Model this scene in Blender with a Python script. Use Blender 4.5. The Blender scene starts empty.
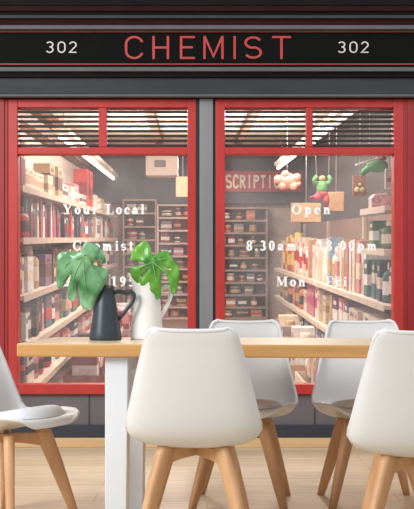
import bpy, bmesh, math, random
from mathutils import Vector, Matrix, Euler
random.seed(7)
sc = bpy.context.scene
COL = sc.collection
PI = math.pi

# ------------------------------------------------------------------ camera and frame
F = 1000.0            # focal length in pixels
W, HH = 414, 509
HOR = 297.0           # horizon row
H = 0.932             # eye height
DW = 6.21             # distance of the shop front
S = F / DW            # pixels per metre on the shop front

def at(px, py, Y):
    return Vector(((px - 207) * Y / F, Y, H - (py - HOR) * Y / F))

cam_d = bpy.data.cameras.new('camera')
cam = bpy.data.objects.new('camera', cam_d); COL.objects.link(cam)
cam.location = (0, 0, H); cam.rotation_euler = (PI / 2, 0, 0)
cam_d.sensor_fit = 'HORIZONTAL'; cam_d.sensor_width = 36
cam_d.lens = 36 * F / W
cam_d.shift_y = (HOR - HH / 2) / HH * (HH / W)
cam_d.clip_end = 200
sc.camera = cam

# ------------------------------------------------------------------ materials
def lin(c):
    return tuple((x / 255 / 12.92) if x / 255 <= .04045 else ((x / 255 + .055) / 1.055) ** 2.4 for x in c)

MATS = {}
def mat(name, rgb, rough=.5, vary=.12, scale=12.0, metal=0.0, spec=.4, stretch=(1, 1, 1), bump=0.0, coat=0.0):
    if name in MATS: return MATS[name]
    m = bpy.data.materials.new(name); m.use_nodes = True
    nt = m.node_tree; b = nt.nodes['Principled BSDF']
    b.inputs['Roughness'].default_value = rough
    b.inputs['Metallic'].default_value = metal
    b.inputs['Specular IOR Level'].default_value = spec
    if coat: b.inputs['Coat Weight'].default_value = coat
    tc = nt.nodes.new('ShaderNodeTexCoord'); mp = nt.nodes.new('ShaderNodeMapping')
    mp.inputs['Scale'].default_value = stretch
    nz = nt.nodes.new('ShaderNodeTexNoise'); nz.inputs['Scale'].default_value = scale; nz.inputs['Detail'].default_value = 4
    rp = nt.nodes.new('ShaderNodeValToRGB')
    c = lin(rgb)
    rp.color_ramp.elements[0].position = .3; rp.color_ramp.elements[1].position = .7
    rp.color_ramp.elements[0].color = (*[x * (1 - vary) for x in c], 1)
    rp.color_ramp.elements[1].color = (*[min(1, x * (1 + vary)) for x in c], 1)
    L = nt.links.new
    L(tc.outputs['Object'], mp.inputs['Vector']); L(mp.outputs['Vector'], nz.inputs['Vector'])
    L(nz.outputs['Fac'], rp.inputs['Fac']); L(rp.outputs['Color'], b.inputs['Base Color'])
    if bump:
        bp = nt.nodes.new('ShaderNodeBump'); bp.inputs['Strength'].default_value = bump; bp.inputs['Distance'].default_value = .01
        L(nz.outputs['Fac'], bp.inputs['Height']); L(bp.outputs['Normal'], b.inputs['Normal'])
    MATS[name] = m
    return m

def emit(name, rgb, strength):
    m = bpy.data.materials.new(name); m.use_nodes = True
    b = m.node_tree.nodes['Principled BSDF']
    b.inputs['Base Color'].default_value = (*lin(rgb), 1)
    b.inputs['Emission Color'].default_value = (*lin(rgb), 1)
    b.inputs['Emission Strength'].default_value = strength
    return m

def floor_mat():
    m = bpy.data.materials.new('pale_oak_planks'); m.use_nodes = True
    nt = m.node_tree; b = nt.nodes['Principled BSDF']; L = nt.links.new
    tc = nt.nodes.new('ShaderNodeTexCoord')
    br = nt.nodes.new('ShaderNodeTexBrick')
    br.inputs['Scale'].default_value = 1; br.inputs['Brick Width'].default_value = 1.4; br.inputs['Row Height'].default_value = .19
    br.inputs['Mortar Size'].default_value = .003; br.inputs['Mortar Smooth'].default_value = .4
    br.inputs['Color1'].default_value = (*lin((226, 208, 180)), 1); br.inputs['Color2'].default_value = (*lin((214, 192, 160)), 1)
    br.inputs['Mortar'].default_value = (*lin((188, 164, 132)), 1); br.offset = .37
    mp = nt.nodes.new('ShaderNodeMapping'); mp.inputs['Scale'].default_value = (1.2, 26, 1)
    nz = nt.nodes.new('ShaderNodeTexNoise'); nz.inputs['Scale'].default_value = 2.2; nz.inputs['Detail'].default_value = 6
    rp = nt.nodes.new('ShaderNodeValToRGB'); rp.color_ramp.elements[0].position = .35; rp.color_ramp.elements[1].position = .65
    rp.color_ramp.elements[0].color = (.80, .77, .72, 1); rp.color_ramp.elements[1].color = (1, 1, 1, 1)
    mx = nt.nodes.new('ShaderNodeMix'); mx.data_type = 'RGBA'; mx.blend_type = 'MULTIPLY'; mx.inputs['Factor'].default_value = 1
    L(tc.outputs['Object'], br.inputs['Vector']); L(tc.outputs['Object'], mp.inputs['Vector']); L(mp.outputs['Vector'], nz.inputs['Vector'])
    L(nz.outputs['Fac'], rp.inputs['Fac']); L(br.outputs['Color'], mx.inputs['A']); L(rp.outputs['Color'], mx.inputs['B'])
    L(mx.outputs['Result'], b.inputs['Base Color'])
    b.inputs['Roughness'].default_value = .45; b.inputs['Specular IOR Level'].default_value = .3
    return m

def grain_mat(name, c1, c2, stretch, scale=3.0, rough=.45, spec=.35):
    m = bpy.data.materials.new(name); m.use_nodes = True
    nt = m.node_tree; b = nt.nodes['Principled BSDF']; L = nt.links.new
    tc = nt.nodes.new('ShaderNodeTexCoord'); mp = nt.nodes.new('ShaderNodeMapping'); mp.inputs['Scale'].default_value = stretch
    nz = nt.nodes.new('ShaderNodeTexNoise'); nz.inputs['Scale'].default_value = scale; nz.inputs['Detail'].default_value = 6; nz.inputs['Distortion'].default_value = .6
    rp = nt.nodes.new('ShaderNodeValToRGB'); rp.color_ramp.elements[0].position = .3; rp.color_ramp.elements[1].position = .7
    rp.color_ramp.elements[0].color = (*lin(c1), 1); rp.color_ramp.elements[1].color = (*lin(c2), 1)
    L(tc.outputs['Object'], mp.inputs['Vector']); L(mp.outputs['Vector'], nz.inputs['Vector']); L(nz.outputs['Fac'], rp.inputs['Fac'])
    L(rp.outputs['Color'], b.inputs['Base Color']); b.inputs['Roughness'].default_value = rough; b.inputs['Specular IOR Level'].default_value = spec
    return m

def glass_mat():
    m = bpy.data.materials.new('painted_haze_glass'); m.use_nodes = True
    nt = m.node_tree; L = nt.links.new
    for n in list(nt.nodes): nt.nodes.remove(n)
    out = nt.nodes.new('ShaderNodeOutputMaterial')
    tr = nt.nodes.new('ShaderNodeBsdfTransparent'); tr.inputs['Color'].default_value = (1, 1, 1, 1)
    gl = nt.nodes.new('ShaderNodeBsdfGlossy'); gl.inputs['Roughness'].default_value = .03
    df = nt.nodes.new('ShaderNodeBsdfDiffuse'); df.inputs['Color'].default_value = (.86, .80, .78, 1)  # pale veil mixed in, standing for the haze of light reflected on the panes
    tc = nt.nodes.new('ShaderNodeTexCoord'); nz = nt.nodes.new('ShaderNodeTexNoise'); nz.inputs['Scale'].default_value = 3; nz.inputs['Detail'].default_value = 3
    rg = nt.nodes.new('ShaderNodeMapRange'); rg.inputs['From Min'].default_value = .3; rg.inputs['From Max'].default_value = .7
    rg.inputs['To Min'].default_value = HAZE[0]; rg.inputs['To Max'].default_value = HAZE[1]
    m1 = nt.nodes.new('ShaderNodeMixShader'); m1.inputs[0].default_value = .04
    m2 = nt.nodes.new('ShaderNodeMixShader')
    L(tc.outputs['Object'], nz.inputs['Vector']); L(nz.outputs['Fac'], rg.inputs['Value']); L(rg.outputs['Result'], m2.inputs[0])
    L(tr.outputs[0], m1.inputs[1]); L(gl.outputs[0], m1.inputs[2]); L(m1.outputs[0], m2.inputs[1]); L(df.outputs[0], m2.inputs[2])
    L(m2.outputs[0], out.inputs[0])
    return m
HAZE = (.03, .09)

M_red = mat('red_paint', (180, 52, 48), .45, .10, 9, stretch=(1, 1, .25))
M_dred = mat('dark_red_paint', (146, 38, 40), .5, .14, 7, stretch=(1, 1, .2))
M_pillar = mat('grey_pillar_paint', (128, 128, 131), .55, .10, 6, stretch=(2, 1, .2))
M_pedge = mat('charcoal_edge', (44, 44, 48), .6)
M_panel = mat('grey_stall_riser', (104, 97, 101), .6, .08, 5)
M_joint = mat('panel_joint', (70, 66, 70), .7)
M_plinth = mat('navy_plinth', (50, 54, 64), .55, .08, 8)
M_corn = mat('charcoal_cornice', (56, 58, 61), .6, .14, 5, stretch=(.6, 1, 3), spec=.2)
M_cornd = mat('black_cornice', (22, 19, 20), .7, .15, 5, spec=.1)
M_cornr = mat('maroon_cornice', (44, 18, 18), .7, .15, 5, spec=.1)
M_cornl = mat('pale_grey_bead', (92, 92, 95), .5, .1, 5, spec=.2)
M_sign = mat('black_sign_board', (15, 15, 14), .7, .1, 8, spec=.08)
M_signred = mat('red_sign_lettering', (178, 62, 60), .5, .05)
M_signwhite = mat('pale_sign_lettering', (205, 203, 200), .5, .05)
M_white = mat('white_vinyl_lettering', (250, 248, 246), .5, .02)
M_slat = mat('dark_louvre_slat', (48, 44, 44), .6, .1)
M_shell = mat('white_moulded_plastic', (216, 216, 215), .38, .015, 4, spec=.45)
M_pad = mat('pale_blue_white_leatherette', (224, 228, 234), .55, .03, 60, bump=.05)
M_tleg = mat('white_lacquer', (222, 226, 231), .4, .03, 4)
M_dark = mat('charcoal_enamel', (52, 60, 66), .32, .08, 20, spec=.5)
M_wenam = mat('white_enamel', (230, 229, 224), .3, .03, 8, spec=.5)
M_cream = mat('cream_shop_wall', (232, 218, 206), .8, .06, 3)
M_shelf = mat('cream_shelf_board', (198, 182, 164), .6, .08, 6)
M_post = mat('beige_steel_post', (182, 164, 150), .5, .08, 6)
M_back = mat('dusky_pink_back_panel', (150, 122, 116), .7, .12, 4)
M_backr = mat('warm_grey_back_panel', (128, 108, 102), .7, .12, 4)
M_grey = mat('dark_grey_shop_wall', (84, 82, 86), .8, .08, 3)
M_brown = mat('brown_timber', (120, 84, 66), .7, .15, 5)
M_wood = grain_mat('pale_beech', (192, 146, 104), (212, 168, 126), (1, 1, .12), 14)
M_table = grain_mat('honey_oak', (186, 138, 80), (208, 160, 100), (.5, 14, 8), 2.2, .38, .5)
M_base = grain_mat('oak_skirting', (204, 168, 122), (218, 184, 138), (.6, 6, 10), 2)
M_floor = floor_mat()
M_glass = glass_mat()
M_tube = emit('lit_tube', (255, 250, 244), 2.2)

# ------------------------------------------------------------------ mesh helpers
def bm_box(bm, x0, x1, y0, y1, z0, z1, mi=0):
    v = [bm.verts.new(p) for p in ((x0, y0, z0), (x1, y0, z0), (x1, y1, z0), (x0, y1, z0), (x0, y0, z1), (x1, y0, z1), (x1, y1, z1), (x0, y1, z1))]
    for f in ((0, 3, 2, 1), (4, 5, 6, 7), (0, 1, 5, 4), (1, 2, 6, 5), (2, 3, 7, 6), (3, 0, 4, 7)):
        fc = bm.faces.new([v[i] for i in f]); fc.material_index = mi
    return v

def bm_tube(bm, pts, rad, n=10, mi=0, cap=True, flat=1.0):
    pts = [Vector(p) for p in pts]
    if not hasattr(rad, '__len__'): rad = [rad] * len(pts)
    rings = []; up = Vector((0, 0, 1)); prev = None
    for i, p in enumerate(pts):
        d = (pts[min(i + 1, len(pts) - 1)] - pts[max(i - 1, 0)]).normalized()
        if prev is None:
            a = d.cross(up)
            if a.length < .1: a = d.cross(Vector((0, 1, 0)))
            a.normalize()
        else:
            a = (prev - d * prev.dot(d)).normalized()
        prev = a; b = d.cross(a)
        rings.append([bm.verts.new(p + (a * math.cos(2 * PI * k / n) + b * math.sin(2 * PI * k / n) * flat) * rad[i]) for k in range(n)])
    for r0, r1 in zip(rings, rings[1:]):
        for k in range(n):
            f = bm.faces.new((r0[k], r0[(k + 1) % n], r1[(k + 1) % n], r1[k])); f.material_index = mi; f.smooth = True
    if cap:
        for r in (rings[0][::-1], rings[-1]):
            f = bm.faces.new(r); f.material_index = mi

def bm_lathe(bm, prof, n=16, mis=None, sx=1, sy=1, cx=0, cy=0):
    rings = []
    for r, z in prof:
        rings.append([bm.verts.new((cx + math.cos(2 * PI * k / n) * r * sx, cy + math.sin(2 * PI * k / n) * r * sy, z)) for k in range(n)])
    for i, (r0, r1) in enumerate(zip(rings, rings[1:])):
        for k in range(n):
            f = bm.faces.new((r0[k], r0[(k + 1) % n], r1[(k + 1) % n], r1[k])); f.smooth = True
            if mis: f.material_index = mis[i]
    f = bm.faces.new(rings[0][::-1]); f.material_index = mis[0] if mis else 0
    f = bm.faces.new(rings[-1]); f.material_index = mis[-1] if mis else 0

def bm_ball(bm, c, r, sx=1, sy=1, sz=1, seg=12, mi=0):
    geo = bmesh.ops.create_uvsphere(bm, u_segments=seg, v_segments=max(6, seg // 2), radius=r)
    for v in geo['verts']:
        v.co = Vector((v.co.x * sx, v.co.y * sy, v.co.z * sz)) + Vector(c)
        for f in v.link_faces: f.smooth = True; f.material_index = mi

def obj(name, bm, mats, parent=None, bevel=0, sub=0):
    bmesh.ops.recalc_face_normals(bm, faces=bm.faces)
    me = bpy.data.meshes.new(name); bm.to_mesh(me); bm.free()
    o = bpy.data.objects.new(name, me); COL.objects.link(o)
    for m in (mats if isinstance(mats, (list, tuple)) else [mats]): me.materials.append(m)
    if parent: o.parent = parent
    if bevel:
        md = o.modifiers.new('bevel', 'BEVEL'); md.width = bevel; md.segments = 2; md.limit_method = 'ANGLE'
    if sub:
        md = o.modifiers.new('subsurf', 'SUBSURF'); md.levels = sub; md.render_levels = sub
    return o

def tag(o, label, cat, group=None):
    o['label'] = label; o['category'] = cat
    if group: o['group'] = group
    return o

def empty(name, loc=(0, 0, 0), rot=(0, 0, 0)):
    o = bpy.data.objects.new(name, None); COL.objects.link(o)
    o.location = loc; o.rotation_euler = rot; o.empty_display_size = .1
    return o

def thing(name, label, cat, loc=(0, 0, 0), rot=(0, 0, 0), group=None):
    return tag(empty(name, loc, rot), label, cat, group)

def struct(o):
    o['kind'] = 'structure'; return o

def box_obj(name, x0, x1, y0, y1, z0, z1, m, parent=None, bevel=0):
    bm = bmesh.new(); bm_box(bm, x0, x1, y0, y1, z0, z1); return obj(name, bm, m, parent, bevel)

def dup(root, loc, rotz):
    r = root.copy(); COL.objects.link(r); r.location = loc; r.rotation_euler = (0, 0, rotz)
    for ch in list(root.children):
        c = ch.copy(); COL.objects.link(c); c.parent = r
        for g in list(ch.children):
            d = g.copy(); COL.objects.link(d); d.parent = c
    return r

# ------------------------------------------------------------------ lettering
def ribbon(pts, w):
    pts = [Vector((p[0], p[1])) for p in pts]; out = []
    n = len(pts); L, R = [], []
    for i in range(n):
        a = pts[max(i - 1, 0)]; b = pts[min(i + 1, n - 1)]
        if 0 < i < n - 1:
            d1 = (pts[i] - a).normalized(); d2 = (b - pts[i]).normalized()
            t = (d1 + d2)
            t = t.normalized() if t.length > 1e-4 else d1
            k = 1 / max(.5, t.dot(d1))
        else:
            t = (b - a).normalized(); k = 1
        nn = Vector((-t.y, t.x)) * w / 2 * k
        L.append(pts[i] + nn); R.append(pts[i] - nn)
    for i in range(n - 1): out.append([L[i], R[i], R[i + 1], L[i + 1]])
    return out
def arc(cx, cy, rx, ry, a0, a1, n=14):
    return [(cx + rx * math.cos(math.radians(a0 + (a1 - a0) * i / n)), cy + ry * math.sin(math.radians(a0 + (a1 - a0) * i / n))) for i in range(n + 1)]
def R_(x0, y0, x1, y1): return [[Vector((x0, y0)), Vector((x1, y0)), Vector((x1, y1)), Vector((x0, y1))]]
def ring(cx, cy, rx, ry, a0=0, a1=360, th=.23, tn=.11, n=20):
    o = arc(cx, cy, rx, ry, a0, a1, n); i = arc(cx, cy, rx - th, ry - tn, a0, a1, n)
    return [[Vector(o[k]), Vector(o[k + 1]), Vector(i[k + 1]), Vector(i[k])] for k in range(n)]
def disc(cx, cy, r): return [[Vector(p) for p in arc(cx, cy, r, r, 0, 330, 11)]]
def scurve(w, h0, h1, width):
    c1 = h1 - (h1 - h0) * .26; c0 = h0 + (h1 - h0) * .26; ry = (h1 - h0) * .25
    return ribbon(arc(w / 2, c1, w / 2, ry, 25, 265, 12) + arc(w / 2, c0, w / 2, ry, 85, -155, 12), width)

SERIF = {
 'Y': (R_(0, .93, .34, 1) + R_(.6, .93, .92, 1) + ribbon([(.16, .97), (.43, .42)], .2) + ribbon([(.78, .97), (.47, .42)], .09) + R_(.33, 0, .54, .48) + R_(.2, 0, .68, .07), .92),
 'o': (ring(.3, .34, .3, .36), .6),
 'u': (R_(.08, .2, .27, .68) + ring(.3, .25, .22, .27, 180, 360) + R_(.42, 0, .61, .68) + R_(0, .62, .2, .68) + R_(.34, .62, .5, .68) + R_(.5, 0, .7, .06), .72),
 'r': (R_(.1, 0, .29, .68) + R_(0, .62, .2, .68) + R_(0, 0, .4, .06) + ribbon([(.27, .46), (.36, .6), (.46, .63)], .1) + disc(.46, .57, .1), .58),
 'L': (R_(.12, 0, .33, 1) + R_(0, .93, .46, 1) + R_(0, 0, .75, .07) + R_(.67, 0, .75, .3), .78),
 'c': (ring(.3, .34, .3, .36, 45, 320) + disc(.45, .51, .1), .56),
 'a': (R_(.35, .06, .54, .48) + ring(.3, .46, .24, .23, 0, 150) + disc(.14, .5, .09) + ring(.24, .19, .23, .2) + R_(.5, 0, .64, .07), .64),
 'l': (R_(.1, 0, .29, 1) + R_(0, .93, .2, 1) + R_(0, 0, .4, .06), .42),
 'C': (ring(.43, .5, .43, .52, 45, 315, .21) + R_(.68, .64, .76, .98), .82),
 'h': (R_(.1, 0, .29, 1) + R_(0, .93, .2, 1) + ring(.36, .4, .25, .29, 0, 180) + R_(.42, 0, .61, .42) + R_(0, 0, .38, .06) + R_(.36, 0, .7, .06), .72),
 'n': (R_(.1, 0, .29, .68) + R_(0, .62, .2, .68) + ring(.36, .4, .25, .29, 0, 180) + R_(.42, 0, .61, .42) + R_(0, 0, .38, .06) + R_(.36, 0, .7, .06), .72),
 'e': (ring(.3, .34, .3, .36, 0, 320) + R_(.12, .33, .59, .41), .58),
 'm': (R_(.1, 0, .29, .68) + R_(0, .62, .2, .68) + ring(.34, .4, .24, .29, 0, 180) + R_(.39, 0, .58, .42) + ring(.63, .4, .24, .29, 0, 180) + R_(.68, 0, .87, .42) + R_(0, 0, .36, .06) + R_(.33, 0, .64, .06) + R_(.62, 0, .96, .06), .98),
 'i': (R_(.1, 0, .29, .68) + R_(0, .62, .2, .68) + R_(0, 0, .4, .06) + disc(.19, .87, .11), .42),
 's': (scurve(.4, .05, .64, .13), .46),
 'S': (scurve(.52, .06, .94, .16), .6),
 't': (R_(.12, .06, .31, .9) + R_(0, .6, .44, .68) + ribbon([(.2, .07), (.3, .04), (.43, .1)], .08), .46),
 '1': (R_(.2, 0, .41, 1) + ribbon([(.04, .84), (.28, .96)], .08) + R_(.06, 0, .55, .06), .62),
 '9': (ring(.3, .68, .28, .32) + ribbon([(.49, .68), (.47, .4), (.36, .16), (.14, .03)], .15), .62),
 '5': (R_(.12, .48, .2, .98) + R_(.12, .84, .54, 1) + ring(.25, .31, .31, .33, -140, 120), .62),
 '0': (ring(.3, .5, .29, .52), .62),
 'O': (ring(.46, .5, .46, .52, 0, 360, .2), .92),
 'p': (R_(.1, -.28, .29, .68) + R_(0, .62, .2, .68) + ring(.37, .34, .28, .36) + R_(0, -.28, .4, -.22), .68),
 '8': (ring(.3, .75, .25, .27, th=.17) + ring(.3, .26, .29, .29), .62),
 '.': (disc(.12, .1, .11), .28),
 '3': (ring(.26, .75, .26, .27, -90, 155) + ring(.26, .27, .3, .3, -155, 90), .6),
 '-': (R_(0, .26, .36, .38), .4),
 'M': (R_(.1, 0, .18, 1) + R_(.78, 0, .99, 1) + ribbon([(.18, .97), (.5, .1)], .2) + ribbon([(.84, .97), (.5, .1)], .09) + R_(0, .93, .24, 1) + R_(.76, .93, 1.1, 1) + R_(0, 0, .3, .06) + R_(.66, 0, 1.1, .06), 1.1),
 'F': (R_(.12, 0, .33, 1) + R_(0, .93, .72, 1) + R_(.64, .7, .72, 1) + R_(.3, .46, .55, .54) + R_(0, 0, .46, .07), .74),
 ' ': ([], .35)}
def sans(w):
    g = {}
    g['C'] = (ribbon(arc(.34, .66, .3, .3, 15, 180, 10) + arc(.34, .34, .3, .3, 180, 345, 10), w), .66)
    g['H'] = (ribbon([(.06, 0), (.06, 1)], w) + ribbon([(.6, 0), (.6, 1)], w) + ribbon([(.06, .5), (.6, .5)], w), .66)
    g['E'] = (ribbon([(.06, 0), (.06, 1)], w) + ribbon([(.06, w / 2), (.58, w / 2)], w) + ribbon([(.06, 1 - w / 2), (.58, 1 - w / 2)], w) + ribbon([(.06, .51), (.5, .51)], w), .58)
    g['M'] = (ribbon([(.06, 0), (.06, 1)], w) + ribbon([(.78, 0), (.78, 1)], w) + ribbon([(.06, 1), (.42, .12), (.78, 1)], w), .84)
    g['I'] = (ribbon([(.05, 0), (.05, 1)], w), .1)
    g['S'] = (scurve(.56, .05, .95, w), .6)
    g['T'] = (ribbon([(.34, 0), (.34, 1)], w) + ribbon([(0, 1 - w / 2), (.68, 1 - w / 2)], w), .68)
    g['P'] = (ribbon([(.06, 0), (.06, 1)], w) + ribbon([(.06, 1 - w / 2), (.3, 1 - w / 2)] + arc(.3, .73, .24, .27 - w / 2, 80, -80, 8) + [(.3, .46 + w / 2), (.06, .46 + w / 2)], w), .58)
    g['R'] = (g['P'][0] + ribbon([(.28, .48), (.58, 0)], w), .6)
    g['N'] = (ribbon([(.06, 0), (.06, 1)], w) + ribbon([(.6, 0), (.6, 1)], w) + ribbon([(.06, 1), (.6, 0)], w), .66)
    g['O'] = (ribbon(arc(.34, .62, .3, .33, 0, 180, 10) + arc(.34, .38, .3, .33, 180, 360, 10) + [(.64, .62)], w), .68)
    g['0'] = (ribbon(arc(.3, .66, .26, .3, 0, 180, 10) + arc(.3, .34, .26, .3, 180, 360, 10) + [(.56, .66)], w), .6)
    g['3'] = (ribbon(arc(.28, .74, .24, .22, 150, -90, 12), w) + ribbon(arc(.27, .28, .26, .24, 90, -150, 12), w), .56)
    g['2'] = (ribbon(arc(.28, .7, .25, .26, 165, -20, 10) + [(.03, w / 2), (.56, w / 2)], w), .58)
    g[' '] = ([], .35)
    return g

def text_bm(bm, s, font, x0, x1, z0, capH, y, depth, xs=None, mi=0, to=None):
    """letters standing on the X-Z plane, front face at y, filling x0..x1"""
    xs = xs or capH
    adv = [font[c][1] * xs for c in s]
    gap = ((x1 - x0) - sum(adv)) / max(1, len(s) - 1)
    x = x0
    for c, a in zip(s, adv):
        for qi, q in enumerate(font[c][0]):
            fr = [(x + p.x * xs, y - qi * .00006, z0 + p.y * capH) for p in q]; bk = [(p[0], y + depth, p[2]) for p in fr]
            if to: fr = [to(p) for p in fr]; bk = [to(p) for p in bk]
            vf = [bm.verts.new(p) for p in fr]; vb = [bm.verts.new(p) for p in bk]
            n = len(vf)
            try:
                bm.faces.new(vf).material_index = mi
                bm.faces.new(vb[::-1]).material_index = mi
                for k in range(n): bm.faces.new((vf[k], vb[k], vb[(k + 1) % n], vf[(k + 1) % n])).material_index = mi
            except ValueError: pass
        x += a + gap

# ------------------------------------------------------------------ shop front (plane Y = DW)
def fx(px): return (px - 207) / S
def fz(py): return H - (py - HOR) / S
def gx(px, Y): return (px - 207) * Y / F
def gz(py, Y): return H - (py - HOR) * Y / F
XL, XR = fx(-90), fx(504)
YF = DW               # front face of the frames

struct(box_obj('floor', -4.0, 4.0, .6, DW + .12, -.06, 0, M_floor))

# stall riser, plinth, skirting
bm = bmesh.new(); bm_box(bm, XL, XR, YF + .015, YF + .10, fz(425), fz(393))
for px in (-60, 5, 89, 160, 232, 315, 390, 450):
    bm_box(bm, fx(px) - .004, fx(px) + .004, YF + .011, YF + .016, fz(425), fz(394), 1)
struct(obj('wall_front', bm, [M_panel, M_joint]))
struct(box_obj('baseboard_front', XL, XR, YF - .012, YF + .10, fz(437.5), fz(425), M_plinth, bevel=.004))
struct(box_obj('baseboard_front', XL, XR, YF - .022, YF + .10, 0, fz(437.5), M_base, bevel=.004))
# central pillar and outer pilasters
bm = bmesh.new()
bm_box(bm, fx(196), fx(215.5), YF + .005, YF + .12, fz(394), fz(97), 1)
bm_box(bm, fx(199.5), fx(213), YF - .012, YF + .02, fz(425), fz(97), 0)
struct(obj('trim_1', bm, [M_pillar, M_pedge], bevel=.003))
for i, (a, b) in enumerate(((-90, 8), (404, 504))):
    bm = bmesh.new(); bm_box(bm, fx(a), fx(b), YF - .004, YF + .12, fz(425), fz(97))
    bm_box(bm, fx(a), fx(b) - .02 if i == 0 else fx(b), YF - .012, YF, fz(425), fz(97)) if i == 0 else bm_box(bm, fx(a) + .02, fx(b), YF - .012, YF, fz(425), fz(97))
    struct(obj('trim_%d' % (i + 2), bm, M_dred, bevel=.004))

# cornice: each moulding is a run along the whole front
bm = bmesh.new()
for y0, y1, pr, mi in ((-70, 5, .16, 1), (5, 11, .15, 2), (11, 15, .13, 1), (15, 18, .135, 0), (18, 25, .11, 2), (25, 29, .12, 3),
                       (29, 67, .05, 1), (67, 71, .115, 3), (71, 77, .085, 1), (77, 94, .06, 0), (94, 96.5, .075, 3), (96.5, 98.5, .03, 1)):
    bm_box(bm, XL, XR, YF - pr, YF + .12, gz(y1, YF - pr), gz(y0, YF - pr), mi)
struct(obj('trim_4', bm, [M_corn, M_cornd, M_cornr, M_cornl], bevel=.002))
# sign
t = thing('shop_sign', 'long black shop sign board reading 302 CHEMIST 302 above both windows', 'sign', (0, YF - .05, fz(65)))
def sub_local(o, root): o.location = -root.location
def sign_part(name, bm, m, label=None):
    o = obj(name, bm, m, t); o.location = -Vector(t.location)
    if label: o['label'] = label
    return o
YS = YF - .07
bm = bmesh.new(); bm_box(bm, XL, XR, YS, YF - .05, gz(66.5, YS), gz(29.5, YS)); sign_part('sign_board', bm, M_sign)
for y in (31.8, 64.2):
    bm = bmesh.new(); bm_box(bm, XL, XR, YS - .004, YS, gz(y + .5, YS), gz(y - .5, YS)); sign_part('border_line', bm, M_signred)
YT = YS - .006
for ch, a, b in (('C', 125, 143), ('H', 152, 169.5), ('E', 179.5, 195), ('M', 203, 224), ('I', 233.5, 236.5), ('S', 245.5, 262), ('T', 272, 291)):
    k = YT / F; wpx = 2.3; g = sans(.1)[ch]
    xs = (b - a) * k / g[1] if ch != 'I' else 23 * k
    fnt = sans(wpx * k / ((xs + 23 * k) / 2))
    bm = bmesh.new(); text_bm(bm, ch, fnt, gx(a, YT), gx(b, YT), gz(59, YT), 23 * k, YT, .006, xs=xs)
    sign_part('letter', bm, M_signred)
for x_ in (46, 338):
    for q, ch in enumerate('302'):
        bm = bmesh.new(); k = YT / F; text_bm(bm, ch, sans(.1), gx(x_ + q * 11.6, YT), gx(x_ + q * 11.6 + 8, YT), gz(52.8, YT), 11.3 * k, YT, .006, xs=13 * k)
        sign_part('digit', bm, M_signwhite)

# windows
def window(name, x0, x1, gx0, gx1, mull):
    w = struct(empty(name, (fx((x0 + x1) / 2), YF, fz(394))))
    off = -Vector(w.location)
    def part(nm, bm, m, label=None, bevel=.004):
        o = obj(nm, bm, m, w, bevel); o.location = off
        if label: o['label'] = label
        return o
    for a, b in ((x0, gx0), (gx1, x1)):
        bm = bmesh.new(); bm_box(bm, fx(a), fx(b), YF, YF + .10, fz(394), fz(98)); part('jamb', bm, M_red)
    bm = bmesh.new(); bm_box(bm, fx(gx0), fx(gx1), YF, YF + .10, fz(107.5), fz(98)); part('head_rail', bm, M_red)
    bm = bmesh.new(); bm_box(bm, fx(gx0), fx(gx1), YF + .004, YF + .09, fz(154), fz(147)); part('transom', bm, M_red)
    bm = bmesh.new(); bm_box(bm, fx(gx0), fx(gx1), YF - .02, YF + .10, fz(394), fz(384)); part('window_sill', bm, M_red)
    bm = bmesh.new(); bm_box(bm, fx(mull[0]), fx(mull[1]), YF + .004, YF + .09, fz(147), fz(107.5)); part('mullion', bm, M_red)
    for a, b in ((gx0, mull[0]), (mull[1], gx1)):
        for k in range(8):
            y = 110.6 + k * 4.85
            bm = bmesh.new()
            v = bm_box(bm, fx(a) + .002, fx(b) - .002, YF + .030, YF + .055, fz(y + 1.15), fz(y - 1.0))
            part('louvre_slat', bm, M_slat, bevel=0)
        bm = bmesh.new(); bm_box(bm, fx(a) + .001, fx(b) - .001, YF + .066, YF + .070, fz(147), fz(107.5)); part('pane', bm, M_glass, bevel=0)
    bm = bmesh.new(); bm_box(bm, fx(gx0) + .001, fx(gx1) - .001, YF + .05, YF + .056, fz(384), fz(154)); part('pane', bm, M_glass, bevel=0)
    return w, part
w1, p1 = window('window_1', 8, 196, 17.5, 187.5, (98.5, 106.5))
w2, p2 = window('window_2', 215.5, 404, 225, 394, (306, 313))
def lettering(part, s, a, b, base, label, cap=10.0):
    bm = bmesh.new(); text_bm(bm, s, SERIF, fx(a), fx(b), fz(base), cap / S, YF + .044, .004, xs=cap * 1.04 / S)
    part('window_lettering', bm, M_white, label, 0)
lettering(p1, 'Your Local', 62, 144.5, 213.6, 'white serif lettering reading Your Local')
lettering(p1, 'Chemist', 72, 133, 250.2, 'white serif lettering reading Chemist')
lettering(p1, 'Since 1950', 63, 143, 286.3, 'white serif lettering, Since 195 showing between the leaves')
lettering(p2, 'Open', 292.5, 331.5, 213.6, 'white serif lettering reading Open')
lettering(p2, '8.30am - 18.00pm', 246.5, 378, 250.2, 'white serif lettering reading 8.30am - 18.00pm')
lettering(p2, 'Mon - Fri', 277, 348.5, 286.3, 'white serif lettering reading Mon - Fri')

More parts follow.
